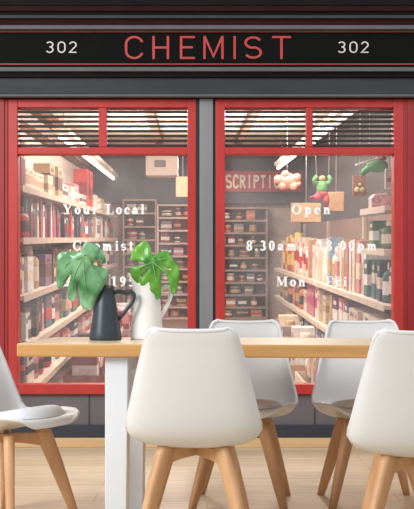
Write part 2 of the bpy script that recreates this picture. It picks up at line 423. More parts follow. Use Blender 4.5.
# ------------------------------------------------------------------ the shop behind the glass: its own frame (a right, d deep, b up)
VX, VY = 188.0, 238.0
O = at(VX, VY, DW)
ey = Vector(((VX - 207) / F, 1, (HOR - VY) / F)).normalized()
ex = Vector((1, 0, 0)); ex = (ex - ey * ex.dot(ey)).normalized(); ez = ex.cross(ey)
RM = Matrix((ex, ey, ez)).transposed()
REUL = RM.to_euler()
def rm(a, d, b): return O + RM @ Vector((a, d, b))
def rp(px, py, t): return ((px - VX) * t / S, DW * (t - 1), (VY - py) * t / S)
def td(t): return DW * (t - 1)
def bz(py0): return (VY - py0) / S
def room_obj(name, bm, m, bevel=0, parent=None):
    o = obj(name, bm, m, parent, bevel)
    if parent is None: o.location = O; o.rotation_euler = REUL
    return o
D0, D1 = .16, td(2.5)
AL, AR = -1.52, 1.75
BC, BF = 1.30, -1.24
TB = 2.5
bm = bmesh.new(); bm_box(bm, AL - .06, AL, D0, D1 + .06, BF, BC); struct(room_obj('wall_left', bm, M_cream))
bm = bmesh.new(); bm_box(bm, AR, AR + .06, D0, D1 + .06, BF, BC); struct(room_obj('wall_right', bm, M_grey))
bm = bmesh.new(); bm_box(bm, AL, AR, D1, D1 + .06, BF, BC); struct(room_obj('wall_back', bm, mat('dusky_shop_wall', (190, 168, 156), .8)))
bm = bmesh.new(); bm_box(bm, AL - .06, AR + .06, D0, D1 + .06, BF - .05, BF); struct(room_obj('floor', bm, mat('worn_shop_floor', (140, 110, 100), .6)))
bm = bmesh.new(); bm_box(bm, AL - .06, AR + .06, D0, D1 + .06, BC, BC + .05); struct(room_obj('ceiling', bm, mat('cream_ceiling', (226, 206, 188), .8)))
# timber along the ceiling
bm = bmesh.new(); bm_box(bm, AL, AL + .10, D0, D1, BC - .10, BC); struct(room_obj('trim_5', bm, M_brown))
bm = bmesh.new(); bm_box(bm, AL, AL + .05, D0, D1, .98, 1.05); struct(room_obj('trim_6', bm, M_brown))
for i, (a, wd) in enumerate(((-.42, .09), (.62, .08))):
    bm = bmesh.new(); bm_box(bm, a, a + wd, D0, td(2.15), BC - .09, BC); struct(room_obj('trim_%d' % (7 + i), bm, M_brown))
for i, t_ in enumerate((2.18, 2.30)):
    bm = bmesh.new(); bm_box(bm, AL + .1, .1, td(t_), td(t_) + .35, BC - .07, BC); struct(room_obj('trim_%d' % (10 + i), bm, mat('tan_beam', (178, 150, 132), .7)))

# fluorescent lights
def tube_light(a, b, t0, t1, label, wd=.07):
    d0, d1 = td(t0), td(t1)
    th = thing('ceiling_light', label, 'light', rm(a, d0, b), REUL)
    bm = bmesh.new(); bm_box(bm, -wd, wd, 0, d1 - d0, 0, .05); obj('housing', bm, M_shelf, th, .006)
    bm = bmesh.new(); bm_tube(bm, [(0, .03, -.025), (0, d1 - d0 - .03, -.025)], .022, 10); obj('tube', bm, M_tube, th)
    for y in (.3, d1 - d0 - .3):
        bm = bmesh.new(); bm_tube(bm, [(0, y, .05), (0, y, BC - b)], .008, 6); obj('hanger', bm, M_post, th)
    return th
tube_light(-1.14, .93, 1.45, 2.75, 'long fluorescent light hung over the left-hand shelves', .08)
tube_light(.33, 1.18, 1.2, 2.2, 'fluorescent light hung near the middle of the shop ceiling')
tube_light(1.17, .93, 1.12, 2.1, 'long fluorescent light hung over the right-hand shelves', .05)

def area(name, a, d, b, sx, sy, power, col=(1, .95, .9)):
    l = bpy.data.lights.new(name, 'AREA'); l.shape = 'RECTANGLE'; l.size = sx; l.size_y = sy; l.energy = power; l.color = col
    o = bpy.data.objects.new(name, l); COL.objects.link(o); o.location = rm(a, d, b); o.rotation_euler = REUL
    return o
IP = 1.2
area('shop_lamp', -.40, td(1.35), BC - .14, .12, 2.6, 45 * IP)
area('shop_lamp', .95, td(1.35), BC - .14, .12, 2.6, 45 * IP)
area('shop_lamp', 0, td(1.8), BC - .14, .12, 2.6, 55 * IP)
area('shop_lamp', .1, td(2.25), BC - .14, 1.6, .12, 40 * IP)
for a_, t_ in ((-.55, 1.62), (.7, 1.62)):
    o = area('added_ceiling_fill', a_, td(t_), .72, .5, 4.2, 95); o.rotation_euler = (RM @ Matrix.Rotation(PI, 3, 'X')).to_euler()  # unseen floating fill lamps, added to brighten the ceiling

# ------------------------------------------------------------------ shelving
def shelving(side, d0, d1, boards, label, bottom=BF, back=M_back, top=None):
    sgn = -1 if side == 'left' else 1
    edge = (18 - VX) / S if side == 'left' else (392 - VX) / S
    wall = (AL if side == 'left' else AR) - sgn * .006
    a0, a1 = sorted((edge, wall))
    th = thing('shelving_unit', label, 'shelving', rm((a0 + a1) / 2, (d0 + d1) / 2, bottom), REUL)
    L = (d1 - d0) / 2 - .006; Wd = (a1 - a0) / 2
    bw = -Wd if sgn < 0 else Wd
    topz = (top if top is not None else max(boards)) - bottom
    bm = bmesh.new(); bm_box(bm, min(bw, bw - sgn * .02), max(bw, bw - sgn * .02), -L, L, .02, topz); obj('back_panel', bm, back, th)
    for b in boards:
        bm = bmesh.new(); bm_box(bm, -Wd if sgn > 0 else -Wd + .02, Wd if sgn < 0 else Wd - .02, -L, L, b - bottom - .028, b - bottom)
        e = -Wd if sgn > 0 else Wd
        bm_box(bm, min(e, e - sgn * .006), max(e, e - sgn * .006), -L, L, b - bottom - .040, b - bottom + .004, 1)
        obj('shelf', bm, [M_shelf, M_shelf if side == 'right' else mat('price_rail', (188, 168, 148), .5)], th)
    for y in (-L + .02, L - .02):
        x = bw - sgn * .04
        bm = bmesh.new(); bm_box(bm, x - .018, x + .018, y - .018, y + .018, 0, topz); obj('post', bm, M_post, th)
    return th
LB = {'top': bz(184), 'second': bz(238), 'third': bz(298), 'fourth': bz(352), 'lowest': bz(404)}
RB = {'top': bz(250), 'upper': bz(308), 'middle': bz(372), 'lowest': bz(428)}
cuts = [td(1.03), td(1.36), td(1.7), td(2.05), td(2.42)]
names = ['nearest the window', 'second from the window', 'third from the window', 'farthest from the window']
for i in range(4):
    shelving('left', cuts[i], cuts[i + 1], list(LB.values()), 'cream shelving unit along the left shop wall, ' + names[i])
rc = [td(1.03), td(1.18), td(1.55), td(1.95), td(2.36)]
for i in range(4):
    bs = [RB['upper'], RB['middle'], RB['lowest']] + ([RB['top'], bz(205)] if i == 0 else [])
    shelving('right', rc[i], rc[i + 1], bs, 'cream shelving unit along the right shop wall, ' + names[i], back=M_backr, top=bz(205))

# ------------------------------------------------------------------ goods
CLR = {'cream': (228, 212, 190), 'white': (236, 230, 226), 'navy': (52, 58, 88), 'dark red': (140, 40, 46), 'red': (190, 58, 56), 'pink': (206, 134, 140),
       'teal': (62, 108, 112), 'green': (82, 124, 86), 'tan': (196, 160, 122), 'black': (46, 40, 42), 'mauve': (140, 112, 134), 'orange': (210, 120, 62),
       'yellow': (222, 190, 96), 'blue': (66, 116, 154), 'pale blue': (150, 176, 196), 'brown': (112, 78, 62), 'grey': (140, 132, 132), 'purple': (110, 66, 116), 'magenta': (190, 70, 120)}
def cm(c): return mat('packaging_' + c.replace(' ', '_'), tuple(x * .9 for x in CLR[c]), .5, .16, 24, spec=.25)
ORD = ['zeroth', 'first', 'second', 'third', 'fourth', 'fifth', 'sixth', 'seventh', 'eighth', 'ninth', 'tenth', 'eleventh', 'twelfth', 'thirteenth', 'fourteenth', 'fifteenth', 'sixteenth', 'seventeenth', 'eighteenth', 'nineteenth', 'twentieth', 'twenty-first', 'twenty-second', 'twenty-third', 'twenty-fourth', 'twenty-fifth', 'twenty-sixth', 'twenty-seventh', 'twenty-eighth', 'twenty-ninth', 'thirtieth', 'thirty-first', 'thirty-second', 'thirty-third', 'thirty-fourth', 'thirty-fifth', 'thirty-sixth', 'thirty-seventh', 'thirty-eighth', 'thirty-ninth', 'fortieth']

ORD += [a + '-' + b for a in ('forty', 'fifty', 'sixty') for b in ORD[1:10]]
def product(kind, c1, c2, wx, wy, h, label, cat, loc, rot, group, detail=True):
    """kind: carton, bottle, jar, book; base at loc"""
    m1, m2 = cm(c1), cm(c2)
    if kind == 'carton':
        bm = bmesh.new(); x, y = wx / 2, wy / 2
        z1, z2 = h * random.uniform(.22, .4), h * random.uniform(.55, .72)
        lev = [0, z1, z2, h * .93, h]
        prev = None
        for i, z in enumerate(lev):
            r = [bm.verts.new(p) for p in ((-x, -y, z), (x, -y, z), (x, y, z), (-x, y, z))]
            if prev:
                for k in range(4):
                    f = bm.faces.new((prev[k], prev[(k + 1) % 4], r[(k + 1) % 4], r[k])); f.material_index = 1 if i == 2 else 0
            else: bm.faces.new(r[::-1])
            prev = r
        bm.faces.new(prev)
        # printed panel on the two wide faces
        for sx in (-1, 1):
            bm_box(bm, min(sx * x, sx * (x + .0015)), max(sx * x, sx * (x + .0015)), -y * .6, y * .5, h * .76, h * .88, 1)
        o = obj('carton', bm, [m1, m2], None, .003)
    elif kind == 'book':
        bm = bmesh.new(); x, y = wx / 2, wy / 2
        bm_box(bm, -x, x, -y, -y + .006, 0, h, 0); bm_box(bm, -x, x, y - .006, y, 0, h, 0)
        sx = 1 if loc_side < 0 else -1
        bm_box(bm, x - .006 if sx > 0 else -x, x if sx > 0 else -x + .006, -y + .006, y - .006, 0, h, 0)
        bm_box(bm, -x + .008, x - .008, -y + .006, y - .006, .004, h - .008, 1)
        bm_box(bm, (x if sx > 0 else -x - .001), (x + .001 if sx > 0 else -x), -y * .75, y * .75, h * .62, h * .8, 2)
        o = obj('box_file', bm, [m1, cm('cream'), m2], None)
    elif kind == 'bottle':
        bm = bmesh.new(); n = 14 if detail else 8
        bm_lathe(bm, [(.44, 0), (.5, .03 * h), (.5, .18 * h), (.5, .52 * h), (.5, .66 * h), (.4, .74 * h), (.2, .79 * h), (.2, .82 * h)], n, [0, 0, 1, 0, 0, 0, 0], wx, wy)
        o = obj('bottle', bm, [m1, m2], None)
        bm = bmesh.new(); bm_lathe(bm, [(.25, .80 * h), (.26, .83 * h), (.25, .98 * h), (.2, h)], n, None, wx, wy)
        obj('cap', bm, cm(c2), o)
    else:
        bm = bmesh.new(); n = 14
        bm_lathe(bm, [(.42, 0), (.5, .06 * h), (.5, .2 * h), (.5, .6 * h), (.5, .74 * h), (.42, .8 * h)], n, [0, 0, 1, 0, 0], wx, wy)
        o = obj('jar', bm, [m1, m2], None)
        bm = bmesh.new(); bm_lathe(bm, [(.46, .78 * h), (.47, .82 * h), (.47, .97 * h), (.44, h)], n, None, wx, wy); obj('lid', bm, m2, o)
    o.location = loc; o.rotation_euler = rot
    tag(o, label, cat, group)
    return o

KCAT = {'carton': ('carton', 'box'), 'book': ('box file', 'box'), 'bottle': ('bottle', 'bottle'), 'jar': ('jar', 'jar')}
loc_side = -1
def row(side, bname, b, t0, t1, hr, pal, kinds, wr, special=None, drop=()):
    """one row of goods along a shelf, from the window into the shop"""
    global loc_side
    sgn = -1 if side == 'left' else 1; loc_side = sgn
    edge = (18 - VX) / S if side == 'left' else (392 - VX) / S
    d = td(t0); n = 0
    breaks = cuts if side == 'left' else rc
    group = 'goods on the %s %s-hand shelf' % (bname, side)
    while d < td(t1) - .1:
        t = 1 + d / DW; n += 1
        c1, c2 = random.choice(pal), random.choice(pal + ['white', 'cream', 'tan', 'brown'])
        while c2 == c1: c2 = random.choice(pal + ['white', 'red', 'cream'])
        kind = random.choice(kinds)
        h = random.uniform(*hr); wy = random.uniform(*wr) * (1 + .8 * (t - 1))
        wx = random.uniform(.13, .2)
        if special:
            sp = special(t, n)
            if sp:
                kind, c1, c2, h, wy = [y if y is not None else x for x, y in zip((kind, c1, c2, h, wy), sp)]
        if kind == 'bottle': wy = min(wy, .22); wx = min(wx, wy)
        if kind == 'jar': wy = min(wy, .2); wx = wy; h = min(h, wy * 1.1)
        if kind == 'book': wy = max(.08, wy * .45); wx = .2
        # keep clear of the gap between two units
        for c in breaks:
            if d - .01 < c < d + wy + .01: d = c + .012
        if d + wy > td(t1): break
        a = edge + sgn * (.03 + random.uniform(0, .05) + wx / 2)
        kn, cat = KCAT[kind]
        size = 'tall ' if h > .27 else 'short ' if h < .16 else ''
        det = {'carton': 'with %s band' % c2, 'book': 'with %s spine label' % c2, 'bottle': 'with %s cap' % c2, 'jar': 'with %s lid' % c2}[kind]
        lab = '%s%s %s %s, %s from window on %s %s-hand shelf' % (size, c1, kn, det, ORD[n], bname, side)
        if n not in drop:
            yaw = random.uniform(-.06, .06) if kind == 'carton' and wy < .3 else 0
            product(kind, c1, c2, wx, wy - .012, h, lab, cat, rm(a, d + wy / 2, b + .0045), (RM @ Matrix.Rotation(yaw, 3, 'Z')).to_euler(), group, t < 2)
        d += wy + random.uniform(.004, .02)
PL1 = ['navy', 'teal', 'dark red', 'black', 'white', 'cream', 'mauve', 'tan', 'red', 'brown']
PL2 = ['cream', 'tan', 'mauve', 'cream', 'white', 'grey', 'brown', 'navy']
PL3 = ['pink', 'red', 'teal', 'green', 'cream', 'black', 'white', 'teal', 'brown']
PL4 = ['red', 'white', 'dark red', 'navy', 'cream', 'pink', 'black']
def sp_top(t, n):
    if t < 1.09: return ('book', 'dark red', 'white', .30, .22)
    if t < 1.30: return ('carton', 'cream', 'tan', .15, .25)
    if t < 1.36: return ('carton', 'tan', 'brown', .26, .3)
    if 1.72 < t < 1.86: return ('carton', 'red', 'dark red', .42, .30)
row('left', 'top', LB['top'], 1.04, 2.4, (.10, .2), ['cream', 'white', 'tan', 'cream', 'pink'], ['carton', 'carton', 'bottle', 'jar'], (.2, .32), sp_top)
row('left', 'second', LB['second'], 1.04, 2.4, (.20, .29), PL1, ['book', 'book', 'book', 'bottle', 'carton'], (.13, .19))
row('left', 'third', LB['third'], 1.04, 2.4, (.22, .31), PL2, ['carton', 'book', 'book', 'bottle'], (.14, .22))
row('left', 'fourth', LB['fourth'], 1.04, 2.4, (.18, .285), PL3, ['carton', 'bottle', 'book', 'jar'], (.15, .26))
row('left', 'lowest', LB['lowest'], 1.04, 2.4, (.15, .24), PL4, ['carton', 'bottle', 'carton', 'jar'], (.18, .3))

row('right', 'small upper', RB['top'], 1.04, 1.17, (.17, .2), ['green', 'navy', 'white', 'teal', 'black'], ['carton', 'bottle'], (.12, .16))
def sp_r(t, n):
    if t < 1.17: return (None, random.choice(['navy', 'green', 'white', 'teal', 'black']), None, .27, .14)
    if 1.75 < t < 1.95: return ('carton' if n % 3 else 'bottle', 'cream' if n % 3 else 'white', 'red', random.uniform(.4, .46), .2)
    if 1.95 < t < 2.25: return ('bottle', random.choice(['orange', 'yellow', 'orange', 'red']), random.choice(['red', 'black', 'yellow']), random.uniform(.42, .52), .24)
row('right', 'second', RB['upper'], 1.04, 2.34, (.30, .44), ['white', 'cream', 'white', 'pale blue', 'tan', 'pink', 'cream'], ['carton', 'book', 'book', 'bottle', 'carton'], (.14, .22), sp_r)
def sp_m(t, n):
    if t < 1.3: return ('carton', random.choice(['white', 'cream']), random.choice(['tan', 'pink', 'grey']), .26, .26)
    if 1.3 < t < 1.46: return ('carton', random.choice(['purple', 'pink']), 'white', .30, .22)
    if 1.6 < t < 1.78: return ('carton', random.choice(['magenta', 'pink', 'white']), random.choice(['white', 'red', 'magenta']), .34, .32)
    if t > 1.85: return (None, random.choice(['brown', 'dark red', 'black', 'orange', 'brown', 'grey']), random.choice(['black', 'tan', 'orange']), None, None)
row('right', 'third', RB['middle'], 1.04, 2.34, (.22, .32), ['white', 'yellow', 'cream', 'pink', 'tan'], ['carton', 'carton', 'bottle', 'book'], (.16, .26), sp_m)

def sp_l(t, n):
    if 1.42 < t < 1.95: return (random.choice(['carton', 'book']), random.choice(['blue', 'pale blue', 'blue', 'navy', 'white']), 'white', random.uniform(.22, .29), .2)
row('right', 'lowest', RB['lowest'], 1.1, 2.3, (.17, .28), ['white', 'cream', 'tan', 'grey', 'yellow'], ['carton', 'bottle', 'carton', 'jar'], (.2, .3), sp_l)

# open crates of goods on the shop floor
for i, (t_, c) in enumerate(((1.36, 'dark red'), (1.56, 'brown'), (1.78, 'red'), (2.0, 'grey'), (1.26, 'cream'), (1.46, 'tan'), (1.68, 'white'))):
    a_ = -.84 + .02 * (i % 2) if i < 4 else 1.06; d_ = td(t_)
    th = thing('crate', '%s open crate of goods on the shop floor, %s from the window' % (c, ORD[i + 1]), 'crate', rm(a_, d_, BF + .001), REUL, 'crates on the shop floor')
    cw, cl, chh = .17, .42, .13
    bm = bmesh.new(); bm_box(bm, -cw, cw, -cl, cl, 0, .012); obj('base', bm, cm(c), th)
    for x in (-cw, cw - .012):
        bm = bmesh.new(); bm_box(bm, x, x + .012, -cl, cl, .012, chh); bm_box(bm, x - .002, x + .014, -cl, cl, chh - .03, chh); obj('side_panel', bm, cm(c), th)
    for y in (-cl, cl - .012):
        bm = bmesh.new(); bm_box(bm, -cw + .0125, cw - .0125, y, y + .012, .012, chh); obj('end_panel', bm, cm(c), th)
    for q in range(4):
        c1 = (['dark red', 'white', 'black', 'pink'] if i < 4 else ['cream', 'yellow', 'grey', 'white'])[(q + i) % 4]; c2 = ['white', 'red', 'cream', 'dark red'][(q + i) % 4] if i < 4 else ['pink', 'white', 'cream', 'tan'][(q + i) % 4]
        loc_side = -1
        product('bottle' if q % 2 else 'carton', c1, c2, .2, .17, .33 + .04 * (q % 3), '%s %s standing in the %s crate, %s from the window' % (c1, 'bottle' if q % 2 else 'carton', c, ORD[q + 1]),
                'bottle' if q % 2 else 'box', rm(a_, d_ - .3 + q * .2, BF + .0135), REUL, 'goods in the floor crates')

# ------------------------------------------------------------------ back wall: sign, bulkhead, bookcases
bm = bmesh.new(); bm_box(bm, AL + .1, AR, D1 - .14, D1, (VY - 204) * TB / S, BC); struct(room_obj('trim_12', bm, mat('slate_bulkhead', (96, 96, 104), .8)))
th = thing('wall_sign', 'red sign with cream capitals ending SCRIPTIONS on the far bulkhead', 'sign', rm(0, D1 - .15, (VY - 192.5) * TB / S), REUL)
x0 = (226 - VX) * TB / S; x1 = (303 - VX) * TB / S; b0 = 0; b1 = 20.5 * TB / S
bm = bmesh.new(); bm_box(bm, .1, x1 + .1, -.03, .0, b0, b1); obj('sign_board', bm, mat('faded_red_sign', (178, 88, 92), .6), th)
g = sans(.2); pit = 6.7 * TB / S
for i, ch in enumerate('PRESCRIPTIONS'):
    x = x0 + (i - 3) * pit
    bm = bmesh.new(); cw = .36 * 13 * TB / S; xs = 5.0 * TB / S / max(.5, g[ch][1]) if ch != 'I' else 8 * TB / S
    xx = x + (pit * .3 if ch == 'I' else 0)
    text_bm(bm, ch, g, xx, xx + .1, .055, 13 * TB / S, -.04, .01, xs=xs); obj('letter', bm, mat('cream_sign_lettering', (236, 222, 208), .6), th)

def bookcase(a0, a1, ztop, nb, label, mside, mback, pal, place, gpr, n_per):
    dep = .3
    th = thing('bookcase', label, 'bookcase', rm((a0 + a1) / 2, D1 - dep / 2 - .005, BF), REUL)
    w = (a1 - a0) / 2; hgt = ztop - BF
    for s in (-1, 1):
        bm = bmesh.new(); bm_box(bm, s * w - .012, s * w + .012, -dep / 2, dep / 2, 0, hgt); obj('side_panel', bm, mside, th)
    bm = bmesh.new(); bm_box(bm, -w + .012, w - .012, dep / 2 - .012, dep / 2, 0, hgt); obj('back_panel', bm, mback, th)
    step = hgt / nb
    for k in range(nb + 1):
        z = hgt - k * step
        bm = bmesh.new(); bm_box(bm, -w + .012, w - .012, -dep / 2, dep / 2 - .012, max(0, z - .028), max(.028, z)); obj('shelf', bm, mside, th)
    for k in range(0, nb):
        z = BF + hgt - (k + 1) * step + (.031 if k == nb - 1 else 0)
        x = a0 + .05; n = 0
        while x < a1 - .09:
            n += 1
            c1 = random.choice(pal); c2 = random.choice(['white', 'cream', 'tan'] if c1 not in ('white', 'cream', 'tan') else ['red', 'brown', 'grey'])
            kind = random.choice(['carton', 'carton', 'jar', 'bottle'])
            wv = random.uniform(.09, .17); h = step * random.uniform(.5, .78)
            if kind == 'jar': h = min(h, wv * 1.1)
            if kind == 'bottle': wv = .1
            if x + wv > a1 - .03: break
            kn, cat = KCAT[kind]
            det = {'carton': 'with %s band' % c2, 'bottle': 'with %s cap' % c2, 'jar': 'with %s lid' % c2}[kind]
            product(kind, c1, c2, wv, .14, h, '%s %s %s, %s from left on %s shelf of %s' % (c1, kn, det, ORD[n], ORD[k + 1], place), cat,
                    rm(x + wv / 2, D1 - dep / 2 - .05, z + .004), REUL, gpr, False)
            x += wv + random.uniform(.02, .09)
    return th
bookcase(-.46, .06, (VY - 205) * TB / S, 9, 'pale pink bookcase against the back wall behind the left window', mat('pale_pink_bookcase', (206, 180, 168), .6), mat('rose_back', (160, 122, 116), .7),
         ['brown', 'dark red', 'white', 'grey', 'black', 'tan', 'pink'], 'pale bookcase', 'goods in the pale back bookcase', 4)
bookcase(-.98, -.49, (VY - 200) * TB / S, 9, 'tan narrow bookcase against the back wall beside the left-hand shelves', mat('tan_bookcase', (176, 148, 130), .6), mat('brown_back', (118, 92, 84), .7),
         ['brown', 'tan', 'cream', 'grey', 'pink'], 'tan narrow bookcase', 'goods in the tan back bookcase', 4)
bookcase(.38, 1.2, (VY - 208) * TB / S, 9, 'wide brown bookcase against the back wall under the red sign', mat('brown_bookcase', (150, 126, 112), .6), mat('umber_back', (104, 84, 78), .7),
         ['brown', 'dark red', 'grey', 'black', 'tan', 'orange'], 'brown bookcase', 'goods in the brown back bookcase', 4)

# air conditioner box under the ceiling
pa = rp(146, 176, 2.2); pb = rp(178, 155, 2.2)
th = thing('air_conditioner', 'pale box-shaped air conditioner with a small grey grille under the ceiling', 'air conditioner', rm((pa[0] + pb[0]) / 2, pa[1], pa[2]), REUL)
wv = (pb[0] - pa[0]) / 2; hv = min(pb[2], BC - .005) - pa[2]
bm = bmesh.new(); bm_box(bm, -wv, wv, 0, .5, 0, hv); obj('casing', bm, M_cream, th, .01)
bm = bmesh.new(); bm_box(bm, -wv * .45, wv * .25, -.012, -.001, hv * .4, hv * .72); obj('grille', bm, mat('grille_grey', (120, 116, 118), .6), th)
for x in (-.1, .1):
    bm = bmesh.new(); bm_tube(bm, [(x, .25, hv), (x, .25, BC - pa[2] + .002)], .01, 8); obj('hanger', bm, M_post, th)

# hanging things
M_string = mat('pale_string', (200, 196, 190), .7)
def string_to_ceiling(th, x, z, base, dx=0):
    a, d, b = base
    bm = bmesh.new(); bm_tube(bm, [(x, 0, z), (x + dx, 0, BC - b + .002)], .0035, 6); obj('string', bm, M_string, th)
def hanging_card(px0, py0, px1, py1, t, m, label, name='hanging_card', cat='card', art=None):
    a0, d, b0 = rp(px0, py1, t); a1, _, b1 = rp(px1, py0, t)
    base = ((a0 + a1) / 2, d, b0); w = (a1 - a0) / 2; h = b1 - b0
    th = thing(name, label, cat, rm(*base), REUL)
    bm = bmesh.new(); bm_box(bm, -w, w, -.012, .012, 0, h); obj('card', bm, m, th, .004)
    if art: art(th, w, h)
    string_to_ceiling(th, 0, h, base)
    return th
M_card = mat('brown_cardboard', (196, 156, 118), .8, .1, 20)
hanging_card(328, 192, 344, 211, 1.45, M_card, 'plain brown cardboard square hanging to the right of the green toy', art=None)
hanging_card(291, 203, 321, 222, 1.6, mat('tan_cardboard', (186, 152, 116), .8, .12, 14), 'wide tan cardboard panel hanging behind the word Open')
def art1(th, w, h):
    bm = bmesh.new()
    for cx, r in ((-.4, .42), (.35, .38)):
        bm_ball(bm, (cx * w, -.02, h * .3), r * w, 1, .25, 1, 10)
    bm_ball(bm, (0, -.02, h * .55), .3 * w, 1, .25, .8, 10)
    obj('motif', bm, mat('straw_motif', (206, 188, 140), .7, .2, 30), th)
hanging_card(352.5, 176, 366.5, 196, 1.3, mat('russet_card', (150, 104, 84), .8, .15, 16), 'russet card with straw-coloured rosettes hanging near the right edge', art=art1)
def art2(th, w, h):
    bm = bmesh.new(); bm_box(bm, -w * .5, w * .6, -.016, -.012, h * .35, h * .55); obj('motif', bm, cm('pink'), th)
hanging_card(385, 169, 393.5, 189, 1.12, cm('white'), 'white card with a pink patch hanging against the right jamb', art=art2)
hanging_card(176, 177, 190, 197, 2.1, mat('ochre_card', (206, 182, 148), .8), 'small ochre card hanging before the far bulkhead, left window')

# toy figure: green jumper, red trousers, arms raised to its strings
a, d, b = rp(322, 205, 1.4); k = 1.4 / S
th = thing('hanging_toy', 'hanging toy figure in green jumper and red trousers, arms raised', 'toy', rm(a, d, b), REUL)
bm = bmesh.new()
bm_tube(bm, [(0, 0, 12 * k), (0, 0, 16 * k), (0, 0, 20 * k), (0, 0, 23.5 * k)], [5.6 * k, 5.4 * k, 5.8 * k, 3.6 * k], 14)
for s in (-1, 1):
    bm_tube(bm, [(s * 4 * k, 0, 21 * k), (s * 7.4 * k, -.01, 22 * k), (s * 8.2 * k, -.02, 25 * k), (s * 6 * k, -.03, 28.5 * k)], [2.8 * k, 2.6 * k, 2.2 * k, 1.7 * k], 10)
obj('jumper', bm, mat('green_knit', (112, 164, 104), .8, .12, 40), th)
bm = bmesh.new()
bm_tube(bm, [(0, 0, 13 * k), (0, 0, 10 * k), (0, 0, 7.5 * k)], [5.7 * k, 5.9 * k, 4.5 * k], 14)
bm_tube(bm, [(-2 * k, 0, 10 * k), (-6 * k, -.03, 7 * k), (-10 * k, -.05, 6.5 * k)], [4 * k, 3.3 * k, 2.4 * k], 10)
bm_tube(bm, [(2.6 * k, 0, 10 * k), (4 * k, -.02, 4 * k), (4.2 * k, -.01, 0)], [4 * k, 3.3 * k, 2.4 * k], 10)
obj('trousers', bm, mat('rose_red_cloth', (196, 82, 88), .8, .12, 40), th)
bm = bmesh.new(); bm_ball(bm, (0, -.01, 26 * k), 3.1 * k, 1.15, 1, 1, 12); obj('head', bm, mat('tan_toy_head', (196, 150, 112), .7), th)
bm = bmesh.new(); bm_ball(bm, (0, .0, 27.3 * k), 3.1 * k, 1.2, 1.05, .7, 12); obj('hair', bm, mat('brown_wool', (110, 76, 58), .9), th)
bm = bmesh.new()
bm_ball(bm, (-11.2 * k, -.055, 7 * k), 2 * k, 1.3, 1, .8, 10); obj('shoe', bm, cm('dark red'), th)
bm = bmesh.new(); bm_ball(bm, (4.4 * k, -.03, -.4 * k), 2 * k, 1, 1.5, .8, 10); obj('shoe', bm, cm('dark red'), th)
for s in (-1, 1):
    bm = bmesh.new(); bm_tube(bm, [(s * 6 * k, -.03, 28 * k), (s * 9 * k - 1 * k, 0, BC - b + .002)], .004, 6); obj('string', bm, M_string, th)

# green flying toy with a white board, by the right jamb
a, d, b = rp(375, 172, 1.2); k = 1.2 / S
th = thing('hanging_toy', 'green winged toy with a long white board, hanging at the top right corner', 'toy', rm(a, d, b), REUL)
bm = bmesh.new()
bm_ball(bm, (2 * k, 0, 6 * k), 8 * k, 1.4, .7, .9, 16)
bm_tube(bm, [(-6 * k, 0, 4 * k), (-11 * k, -.02, 0), (-14 * k, -.02, -3.5 * k)], [3.6 * k, 3.2 * k, 2.2 * k], 10)
bm_tube(bm, [(8 * k, 0, 4 * k), (12 * k, -.01, 0)], [3 * k, 2.2 * k], 10)
obj('body', bm, mat('bright_green_felt', (84, 150, 88), .8, .15, 40), th)
bm = bmesh.new()
v = bm_box(bm, -13 * k, 13 * k, -.05, .05, -.9 * k, .9 * k)
bmesh.ops.rotate(bm, verts=v, cent=(0, 0, 0), matrix=Matrix.Rotation(-.28, 3, 'Y')); bmesh.ops.translate(bm, verts=v, vec=(-9 * k, -.10, 9.5 * k))
obj('board', bm, cm('white'), th, .004)
bm = bmesh.new(); bm_ball(bm, (6 * k, 0, 13.5 * k), 3.6 * k, 1.6, 1, .7, 12); obj('crest', bm, cm('red'), th)
string_to_ceiling(th, -6 * k, 11 * k, (a, d, b))

# peach inflatable
a, d, b = rp(287, 190, 1.55); k = 1.55 / S
th = thing('hanging_ornament', 'lumpy peach and pink inflatable ornament hanging over the end of the red sign', 'ornament', rm(a, d, b), REUL)
bm = bmesh.new()
bm_ball(bm, (0, 0, 9 * k), 8.5 * k, 1.25, .9, .92, 16)
for sx, sz, r in ((-9, 10, 4.5), (9.5, 12, 4.2), (6, 4, 4.5), (-5, 4, 4.4), (-2, 15, 4.2), (11, 6, 2.6)): bm_ball(bm, (sx * k, -.03, sz * k), r * k, 1, 1, 1, 10)
obj('balloon', bm, mat('peach_vinyl', (226, 160, 140), .35, .25, 9), th)
string_to_ceiling(th, 0, 17 * k, (a, d, b))

# goods standing on top of the right-hand units
TR = bz(205)
def top_board(t0, t1): pass
a, d, b = rp(361, 222, 1.16)
bm = bmesh.new(); k = 1.16 / S; w_, h_ = 9 * k, 15 * k
prof = [(-w_, 0), (w_, 0), (w_ * 1.02, h_ * .75), (w_ * .7, h_), (-w_ * .6, h_ * .95), (-w_ * 1.02, h_ * .7)]
for y in (-.05, .05):
    pass
vf = [bm.verts.new((x, -.06, z)) for x, z in prof]; vb = [bm.verts.new((x, .06, z)) for x, z in prof]
bm.faces.new(vf); bm.faces.new(vb[::-1])
for i in range(6): bm.faces.new((vf[i], vb[i], vb[(i + 1) % 6], vf[(i + 1) % 6]))
ea = (392 - VX) / S
hb = obj('flowered_bag', bm, mat('pink_floral_paper', (222, 170, 172), .7, .35, 40), None, .006)
hb.location = rm(ea + .10, td(1.15), TR + .0045); hb.rotation_euler = REUL
tag(hb, 'pink floral paper bag standing on the near end of the right-hand shelves', 'bag')

